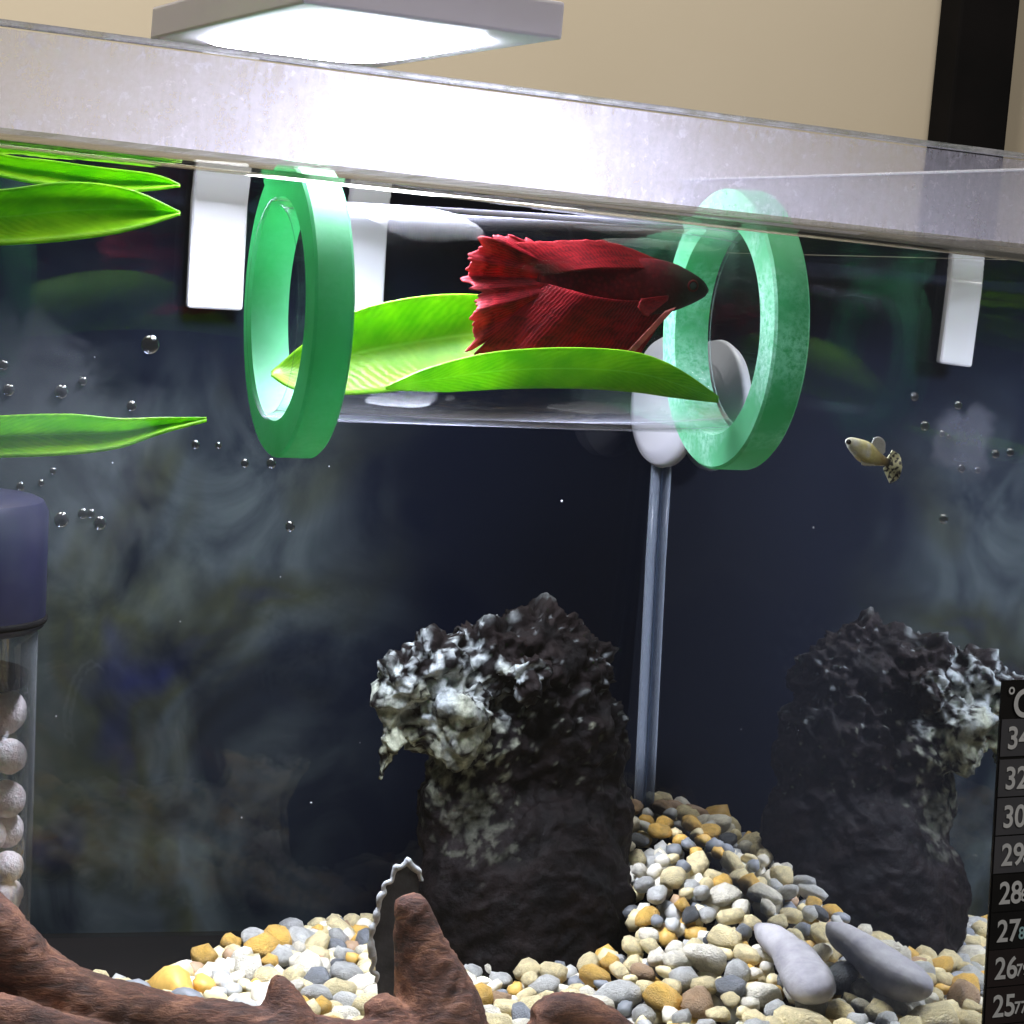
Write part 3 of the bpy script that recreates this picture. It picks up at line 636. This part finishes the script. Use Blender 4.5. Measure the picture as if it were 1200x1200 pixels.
def rock_c(p, n):
    f = noise.fractal(p*120, 1.0, 2.0, 5); base = Vector((.0022, .0018, .0020)).lerp(Vector((.0085, .0060, .0060)), min(1, max(0, .5+f)))
    crust = 0
    for c, r, amt in ((LCR, .011, .8), (LC4, .014, 1.0), (LC2, .014, .55), (LC3, .006, .9), (LC5, .010, .22), (LC6, .009, .14)):
        dd = Vector((p.x-c.x, (p.y-c.y)*.45, p.z-c.z)).length/r + 1.25*noise.fractal(p*330, .8, 2.1, 4)
        crust = max(crust, amt*min(1, max(0, (1.0-dd)*2.2)))
    sp = noise.noise(p*800)
    if sp > .50 and p.z > .05: crust = max(crust, min(.4, (sp-.50)*3))
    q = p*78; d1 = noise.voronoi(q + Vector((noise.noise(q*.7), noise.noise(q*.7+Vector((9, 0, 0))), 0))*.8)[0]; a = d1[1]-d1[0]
    ridge_glint = min(1, max(0, (a-.42)*2.4))*min(1, max(0, (p.z-.066)/.016))*min(1, max(0, n.z*.8+.35))*min(1, max(0, noise.noise(p*170)*2+.55))  # highlights on upward ridges, painted pale along with the crust
    crust = max(crust, ridge_glint*.75)
    return base.lerp(Vector((.34, .38, .39)).lerp(Vector((.24, .25, .16)), min(.8, max(0, (.080-p.z)/.02 + .8*noise.noise(p*150)))), crust)
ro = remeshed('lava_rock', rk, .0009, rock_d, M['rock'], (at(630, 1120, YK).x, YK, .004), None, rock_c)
tag(ro, 'tall craggy black rock with white crust on its side, standing in the gravel', 'rock')

# slate shard behind the driftwood stump
YH = .060
sb = bmesh.new(); pts = [(440, 1135), (436, 1100), (441, 1070), (447, 1050), (456, 1030), (466, 1016), (478, 1010), (488, 1018), (491, 1040), (488, 1070), (484, 1105), (480, 1140), (476, 1180), (444, 1180)]
loft(sb, [[at(x, y, YH) for x, y in pts], [at(x, y, YH+.004) for x, y in pts]])
sh = thing('slate_shard', 'thin dark stone shard with a pale crusted edge behind the driftwood stump', 'stone', at(460, 1180, YH))
sub('shard', sb, M['slate'], sh)
cb = bmesh.new(); cl = resample([at(x, y, YH-.0003) for x, y in [(441, 1150), (437, 1125), (437, 1100), (441, 1072), (447, 1050), (456, 1030), (466, 1016), (478, 1010), (488, 1017), (491, 1034)]], 110)
tube(cb, [p + Vector((noise.noise(p*480), 0, noise.noise(p*480+Vector((3, 1, 2)))))*.0012 for p in cl], [.00065*(1+.9*noise.noise(p*420)) for p in cl], 8)
sub('pale_crust', cb, M['crust'], sh, True)

# ------------------------------------------------------------------ driftwood
wb = bmesh.new(); YW = .034; s = mpp(YW)
def limb(pts, n=14):
    q = resample([(a, b, r) for a, b, r, *_ in pts], 26); yy = resample([(d[3], 0, 0) for d in pts], 26) if False else None
    ys = [p[3] for p in pts]
    P3 = []; Rr = []
    for i, p in enumerate(q):
        t = i/25*(len(pts)-1); k0 = min(int(t), len(pts)-2); y = ys[k0]+(ys[k0+1]-ys[k0])*(t-k0)
        P3.append(at(p.x, p.y, y)); Rr.append(max(p.z, 2)*s)
    tube(wb, P3, Rr, n)
limb([(-190, 985, 30, .05), (-90, 1060, 52, .048), (-20, 1098, 52, .044), (50, 1150, 40, .040), (120, 1180, 34, .036), (210, 1200, 36, .034), (300, 1222, 42, .032), (400, 1240, 44, .030), (500, 1250, 52, .032), (600, 1250, 46, .034), (690, 1222, 38, .036), (770, 1240, 28, .036)])
limb([(-110, 1180, 40, .03), (0, 1200, 34, .028), (110, 1240, 36, .026), (220, 1260, 34, .028)])
limb([(481, 1052, 15, .040), (486, 1075, 20, .040), (494, 1110, 31, .039), (505, 1150, 44, .038), (516, 1200, 58, .036), (520, 1260, 62, .034)])
limb([(326, 1138, 8, .036), (328, 1152, 16, .035), (332, 1172, 24, .034), (336, 1205, 34, .032)])
limb([(625, 1195, 14, .036), (650, 1186, 24, .036), (690, 1195, 30, .036), (720, 1225, 34, .036)])
limb([(440, 1172, 14, .034), (452, 1192, 24, .034), (470, 1230, 36, .033)])
def wood_d(p, n):
    a = p.x*.55+p.z*.84 if 455 < project(p)[0] < 585 else p.x*.9-p.z*.35      # along the grain
    b = p.x*.84-p.z*.55
    q2 = Vector((a*60, p.y*330, b*330)); u_ = project(p)[0]
    return .0014*noise.noise(p*65) + .0005*(1-abs(noise.noise(q2))*2) - .0004
wd = remeshed('driftwood', wb, .0010, wood_d, M['wood'], at(150, 1260, YW))
tag(wd, 'gnarled reddish brown driftwood branch with upright stump lying on the gravel', 'driftwood')

# ------------------------------------------------------------------ pebbles
def smooth(a, b, x):
    t = min(1, max(0, (x-a)/(b-a))); return t*t*(3-2*t)
def bed(x, y):
    h = .0015 + .004*smooth(.20, .05, y)
    h += .030*smooth(.262, .338, x)*smooth(.055, .18, y) + .004*smooth(.27, .33, x)
    return h + .0012*noise.noise(Vector((x*60, y*60, 0)))
TONES = {'cream': (.82, .71, .42), 'white': (.88, .84, .71), 'amber': (.72, .45, .11), 'pale grey': (.50, .51, .50), 'blue grey': (.22, .24, .27), 'charcoal': (.08, .088, .10), 'tan brown': (.46, .31, .19)}
names = list(TONES); wts = [.32, .26, .13, .15, .08, .02, .04]
pm_ = []
for i in range(10):
    bm = bmesh.new(); bmesh.ops.create_icosphere(bm, subdivisions=2, radius=1)
    for v in bm.verts:
        d = 1 + .34*noise.noise(v.co*1.0 + Vector((i*11.3, 2, 5))) + .18*noise.noise(v.co*2.1+Vector((i*5, 0, 0)))
        v.co = v.co*d
        for ax_ in ((1, .3, .2), (-.4, 1, .1), (.2, -.5, .9)):     # a few flattened sides
            nrm = Vector(ax_).normalized(); lim = .68 + .04*(i % 4); dd = v.co.dot(nrm)
            if dd > lim and i % 3: v.co -= nrm*(dd-lim)*.9
    me = bpy.data.meshes.new('pebble'); bm.to_mesh(me); bm.free(); me.materials.append(M['pebble'])
    for p in me.polygons: p.use_smooth = True
    pm_.append(me)
pts = []
rng = random.Random(21)
grid = {}
def free(x, y, r):
    gx, gy = int(x/.01), int(y/.01)
    for a in (-1, 0, 1):
        for b in (-1, 0, 1):
            for (x2, y2, r2) in grid.get((gx+a, gy+b), ()):
                if (x-x2)**2+(y-y2)**2 < ((r+r2)*.80)**2: return False
    return True
RX, RYc, RR = at(630, 1120, YK).x, YK, .0235
for k in range(9000):
    x = rng.uniform(.10, XS-.0045); y = rng.uniform(.004, DEP-.004)
    r = rng.choice((.0022, .0025, .0028, .0031, .0035, .0040, .0047))
    if rng.random() < .03: r = .0060
    if rng.random() < .18: x = XS - .0008 - r*1.15
    elif rng.random() < .10: y = DEP - .0008 - r*1.1
    if x+r > XS-.0006 or y+r > DEP-.0006 or y-r < .0006: continue
    if math.hypot(x-RX, y-RYc) < RR*.8 or math.hypot(x-RX+.004, y-RYc+.026) < RR*.82: continue
    if math.hypot(x-fc.x, y-fc.y) < fr+.002: continue
    if not free(x, y, r): continue
    grid.setdefault((int(x/.01), int(y/.01)), []).append((x, y, r)); pts.append((x, y, r))
big = at(932, 1132, .066)
def nearbig(x, y): return abs(x-big.x) < .008 and abs(y-.062) < .02
cand = []
for (x, y, r) in pts:
    z = bed(x, y) + r*.35 + rng.uniform(0, .0018)
    u, v, dz = project(Vector((x, y, z)))
    seen = -30 < u < 1230 and v < 1230
    # hidden behind the driftwood
    if seen and v > 1165 + 40*math.sin(u*.02) and u < 420: seen = False
    if seen and 520 < u < 700 and v < 1110: seen = False
    bare = (u < 205 and v < 1152) or (v < 1130 - (u-205)*.27 - 8 and 205 <= u < 440)      # bare glass floor by the filter
    if bare: continue
    cand.append((r/dz if seen else 0, x, y, z, r))
cand.sort(reverse=True)
gv = bmesh.new(); gl = gv.verts.layers.float_color.new('tone')
def shape(r):
    e = rng.uniform(.9, 1.45); f = rng.uniform(.62, .95); return (r*e, r*rng.uniform(.8, 1.05), r*f)
N_IND = 288
ZONE = lambda x, y: 'heaped in the back corner by the air line' if (x > .30 and y > .13) else ('along the side glass' if x > .318 else ("around the black rock's foot" if y > .09 and x > .225 else ('in front of the black rock' if x > .225 else 'beside the driftwood')))
SIZE = lambda r: 'large' if r > .0045 else ('medium' if r > .0034 else 'small')
LBL = {'cream': 'cream coloured rounded pebble in the gravel bed', 'white': 'chalky white pebble in the gravel bed', 'amber': 'amber yellow pebble in the gravel bed', 'pale grey': 'pale grey pebble in the gravel bed', 'blue grey': 'blue grey pebble in the gravel bed', 'charcoal': 'charcoal black pebble in the gravel bed', 'tan brown': 'reddish tan pebble in the gravel bed'}
for i, (sz, x, y, z, r) in enumerate(cand):
    nm = rng.choices(names, wts)[0]; c = Vector(TONES[nm])*rng.uniform(.82, 1.15)
    rot = (rng.uniform(-.5, .5), rng.uniform(-.5, .5), rng.uniform(0, 6.28)); scl = shape(r)
    if i < N_IND and sz > 0:
        o = bpy.data.objects.new('pebble', pm_[i % 10]); col.objects.link(o)
        o.location = (x, y, z); o.scale = scl; o.rotation_euler = rot; o.color = (*c, 1)
        zn = SIZE(r) + ' ' + LBL[nm].replace(' in the gravel bed', '') + ' ' + ZONE(x, y); tag(o, zn, 'pebble', zn.replace('pebble', 'pebbles'))
    else:
        mt = Matrix.LocRotScale(Vector((x, y, z)), __import__('mathutils').Euler(rot), Vector(scl))
        src = pm_[i % 10]; vv = [gv.verts.new(mt @ v.co) for v in src.vertices]
        for v in vv: v[gl] = (*c, 1)
        for p in src.polygons: gv.faces.new([vv[k] for k in p.vertices]).smooth = True
# filling under the top layer
for k in range(1500):
    x = rng.uniform(.10, XS-.005); y = rng.uniform(.005, DEP-.005); r = rng.uniform(.0024, .0036)
    if math.hypot(x-fc.x, y-fc.y) < fr+.002: continue
    z = max(r*.6, bed(x, y)-.0022); u, v, dz = project(Vector((x, y, z)))
    if (u < 215 and v < 1155) or (v < 1135 - (u-205)*.27 and 215 <= u < 440): continue
    nm = rng.choices(names, wts)[0]; c = Vector(TONES[nm])*.9
    mt = Matrix.LocRotScale(Vector((x, y, z)), __import__('mathutils').Euler((k, k*.7, k*.3)), Vector((r*1.2, r, r*.8)))
    t = bmesh.ops.create_icosphere(gv, subdivisions=1, radius=1, matrix=mt)
    for v in t['verts']:
        v[gl] = (*c, 1)
        for f in v.link_faces: f.smooth = True
me = bpy.data.meshes.new('gravel'); gv.to_mesh(me); gv.free()
go = link('gravel', me, M['gravel']); go['kind'] = 'stuff'; go['label'] = 'mixed small pebbles filling the gravel bed'; go['category'] = 'gravel'

# one long smooth stone on the gravel
bs = bmesh.new(); A = at(890, 1106, .096); B = at(966, 1184, .056)
A.z = bed(A.x, A.y)+.0085; B.z = bed(B.x, B.y)+.0085
cl = [A.lerp(B, t) + Vector((.0012*math.sin(t*4), 0, .0006*math.sin(t*7))) for t in [k/14 for k in range(15)]]
rad = [.0016, .0032, .0040, .0044, .0046, .0049, .0053, .0057, .0060, .0062, .0062, .0060, .0054, .0044, .0022]
tube(bs, cl, rad, 20)
for v in bs.verts:
    v.co += (v.co-(A+B)/2).normalized()*(.0016*noise.noise(v.co*95) + .0007*noise.noise(v.co*240)); v.co.z = A.z + (v.co.z-A.z)*.86
tag(obj('smooth_stone', bs, M['bigstone'], smooth=True, origin=(A+B)/2), 'long smooth lavender grey stone lying on the gravel by the side glass', 'stone')

# ------------------------------------------------------------------ bubbles on the front glass
bm = bmesh.new(); bmesh.ops.create_uvsphere(bm, u_segments=20, v_segments=12, radius=1); bme = bpy.data.meshes.new('air_bubble'); bm.to_mesh(bm and bme); bm.free(); bme.materials.append(M['bubble'])
for p in bme.polygons: p.use_smooth = True
for i, (x, y, r) in enumerate([(176, 404, 11), (10, 457, 7), (72, 459, 8), (97, 447, 5), (154, 476, 6), (72, 609, 9), (117, 613, 8), (97, 602, 6), (107, 602, 5), (24, 570, 5), (48, 566, 4), (62, 552, 4), (229, 521, 5), (256, 522, 4), (287, 543, 5), (318, 543, 6), (340, 617, 6), (4, 428, 6), (1084, 499, 6), (1123, 475, 5), (1127, 549, 5), (1146, 551, 4), (1104, 508, 4), (1112, 512, 3), (1106, 608, 6), (1072, 465, 5), (1167, 532, 5), (1184, 530, 5)]):
    o = bpy.data.objects.new('air_bubble', bme); col.objects.link(o); q = r*mpp(0, x); p = at(x, y, .001+q*.5)
    if p.x > XS-.004: continue
    o.location = p; o.scale = (q, q*.6, q)
    if x < 400:
        wh = 'below the white plate' if r > 10 else ('just above the filter cap' if y > 540 and x < 200 else ('between the leaves and the filter' if x < 200 else 'below the left end of the tube'))
        wh = wh.replace('the left end of the tube', 'the plain green ring'); lb = ('largest' if r > 10 else 'round' if r > 5 else 'tiny') + ' air bubble on the glass ' + wh
    else: lb = ('small' if r > 4 else 'pinhead') + ' air bubble on the glass ' + ('within the cloudy smear' if x < 1160 and y < 600 else 'below the cloudy smear' if y > 600 else 'beside the cloudy smear')
    tag(o, lb, 'bubble', lb.replace('bubble', 'bubbles'))

# ------------------------------------------------------------------ thermometer strip on the front glass
YT = -.0042
tl, bl = at(1173, 797, YT), at(1150, 1200, YT)
dn = (bl-tl).normalized(); rt_ = Vector((-dn.z, 0, dn.x)); k = (bl-tl).length/math.hypot(23, 403)
if rt_.x < 0: rt_ = -rt_
th = thing('thermometer_strip', 'black stick-on thermometer strip with white Celsius numbers on front glass', 'thermometer', tl + dn*.1)
def tp(x, y, d=0.0): return tl + rt_*(x*k) + dn*(y*k) + Vector((0, -d, 0))
def slab(x0, y0, x1, y1, d0, d1):
    b = bmesh.new(); loft(b, [[tp(x, y, d0) for x, y in ((x0, y0), (x1, y0), (x1, y1), (x0, y1))], [tp(x, y, d1) for x, y in ((x0, y0), (x1, y0), (x1, y1), (x0, y1))]]); return b
sub('strip', slab(0, 0, 64, 470, 0, .0004), M['stripblack'], th)
rows = [('34', 67, 'stripreflect', '93'), ('32', 114, 'stripreflect', '90'), ('30', 159, 'stripreflect', '86'), ('29', 204, 'stripreflect', '84'), ('28', 249, 'stripblack', '82'), ('27', 294, 'stripblack', '81'), ('26', 338, 'stripbrown', '79'), ('25', 383, 'stripbrown', '77'), ('24', 428, 'stripbrown', '75')]
def text(body, x, yc, h, m, parent, name='number'):
    cu = bpy.data.curves.new('t', 'FONT'); cu.body = body; cu.size = 1; cu.offset = .018; cu.extrude = 0
    t = bpy.data.objects.new('t', cu); col.objects.link(t); dg = bpy.context.evaluated_depsgraph_get(); me = bpy.data.meshes.new_from_object(t.evaluated_get(dg)); bpy.data.objects.remove(t)
    ys = [v.co.y for v in me.vertices]; xs = [v.co.x for v in me.vertices]; s_ = h/(max(ys)-min(ys)); b = parent_base(parent)
    for v in me.vertices: v.co = tp(x+(v.co.x-min(xs))*s_*.88, yc+h/2-(v.co.y-min(ys))*s_, .00075) - b
    me.materials.clear(); o = link(name, me, m, parent); return o
for b_, y, cm, fa in rows:
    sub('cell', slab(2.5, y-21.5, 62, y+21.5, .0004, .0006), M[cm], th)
    text(b_, 12, y, 27, M['ink'], th); text(fa, 42, y+4, 15, M['cyan' if b_ == '27' else 'ink'], th)
text('C', 17, 27, 34, M['ink'], th, 'letter'); text('o', 9, 12, 9, M['ink'], th, 'degree_sign')

# ------------------------------------------------------------------ specks drifting in the water
fk = bmesh.new(); r3 = random.Random(5)
for k in range(16):
    Y = r3.uniform(.004, .19); p = at(r3.uniform(60, 1150), r3.uniform(290, 1000), Y)
    if not (p.x < XS-.004 and .03 < p.z < WL-.004): continue
    if (p-PL-ax*((p-PL).dot(ax))).length < RO_+.002: continue
    q = r3.choice((.00010, .00014, .00018, .00028))
    t = bmesh.ops.create_icosphere(fk, subdivisions=1, radius=q); bmesh.ops.scale(fk, vec=(1, 1, r3.uniform(.5, 1.6)), verts=t['verts']); bmesh.ops.translate(fk, vec=p, verts=t['verts'])
so = obj('floating_specks', fk, M['cup']); so['kind'] = 'stuff'; so['label'] = 'tiny pale specks drifting in the tank water'; so['category'] = 'specks'
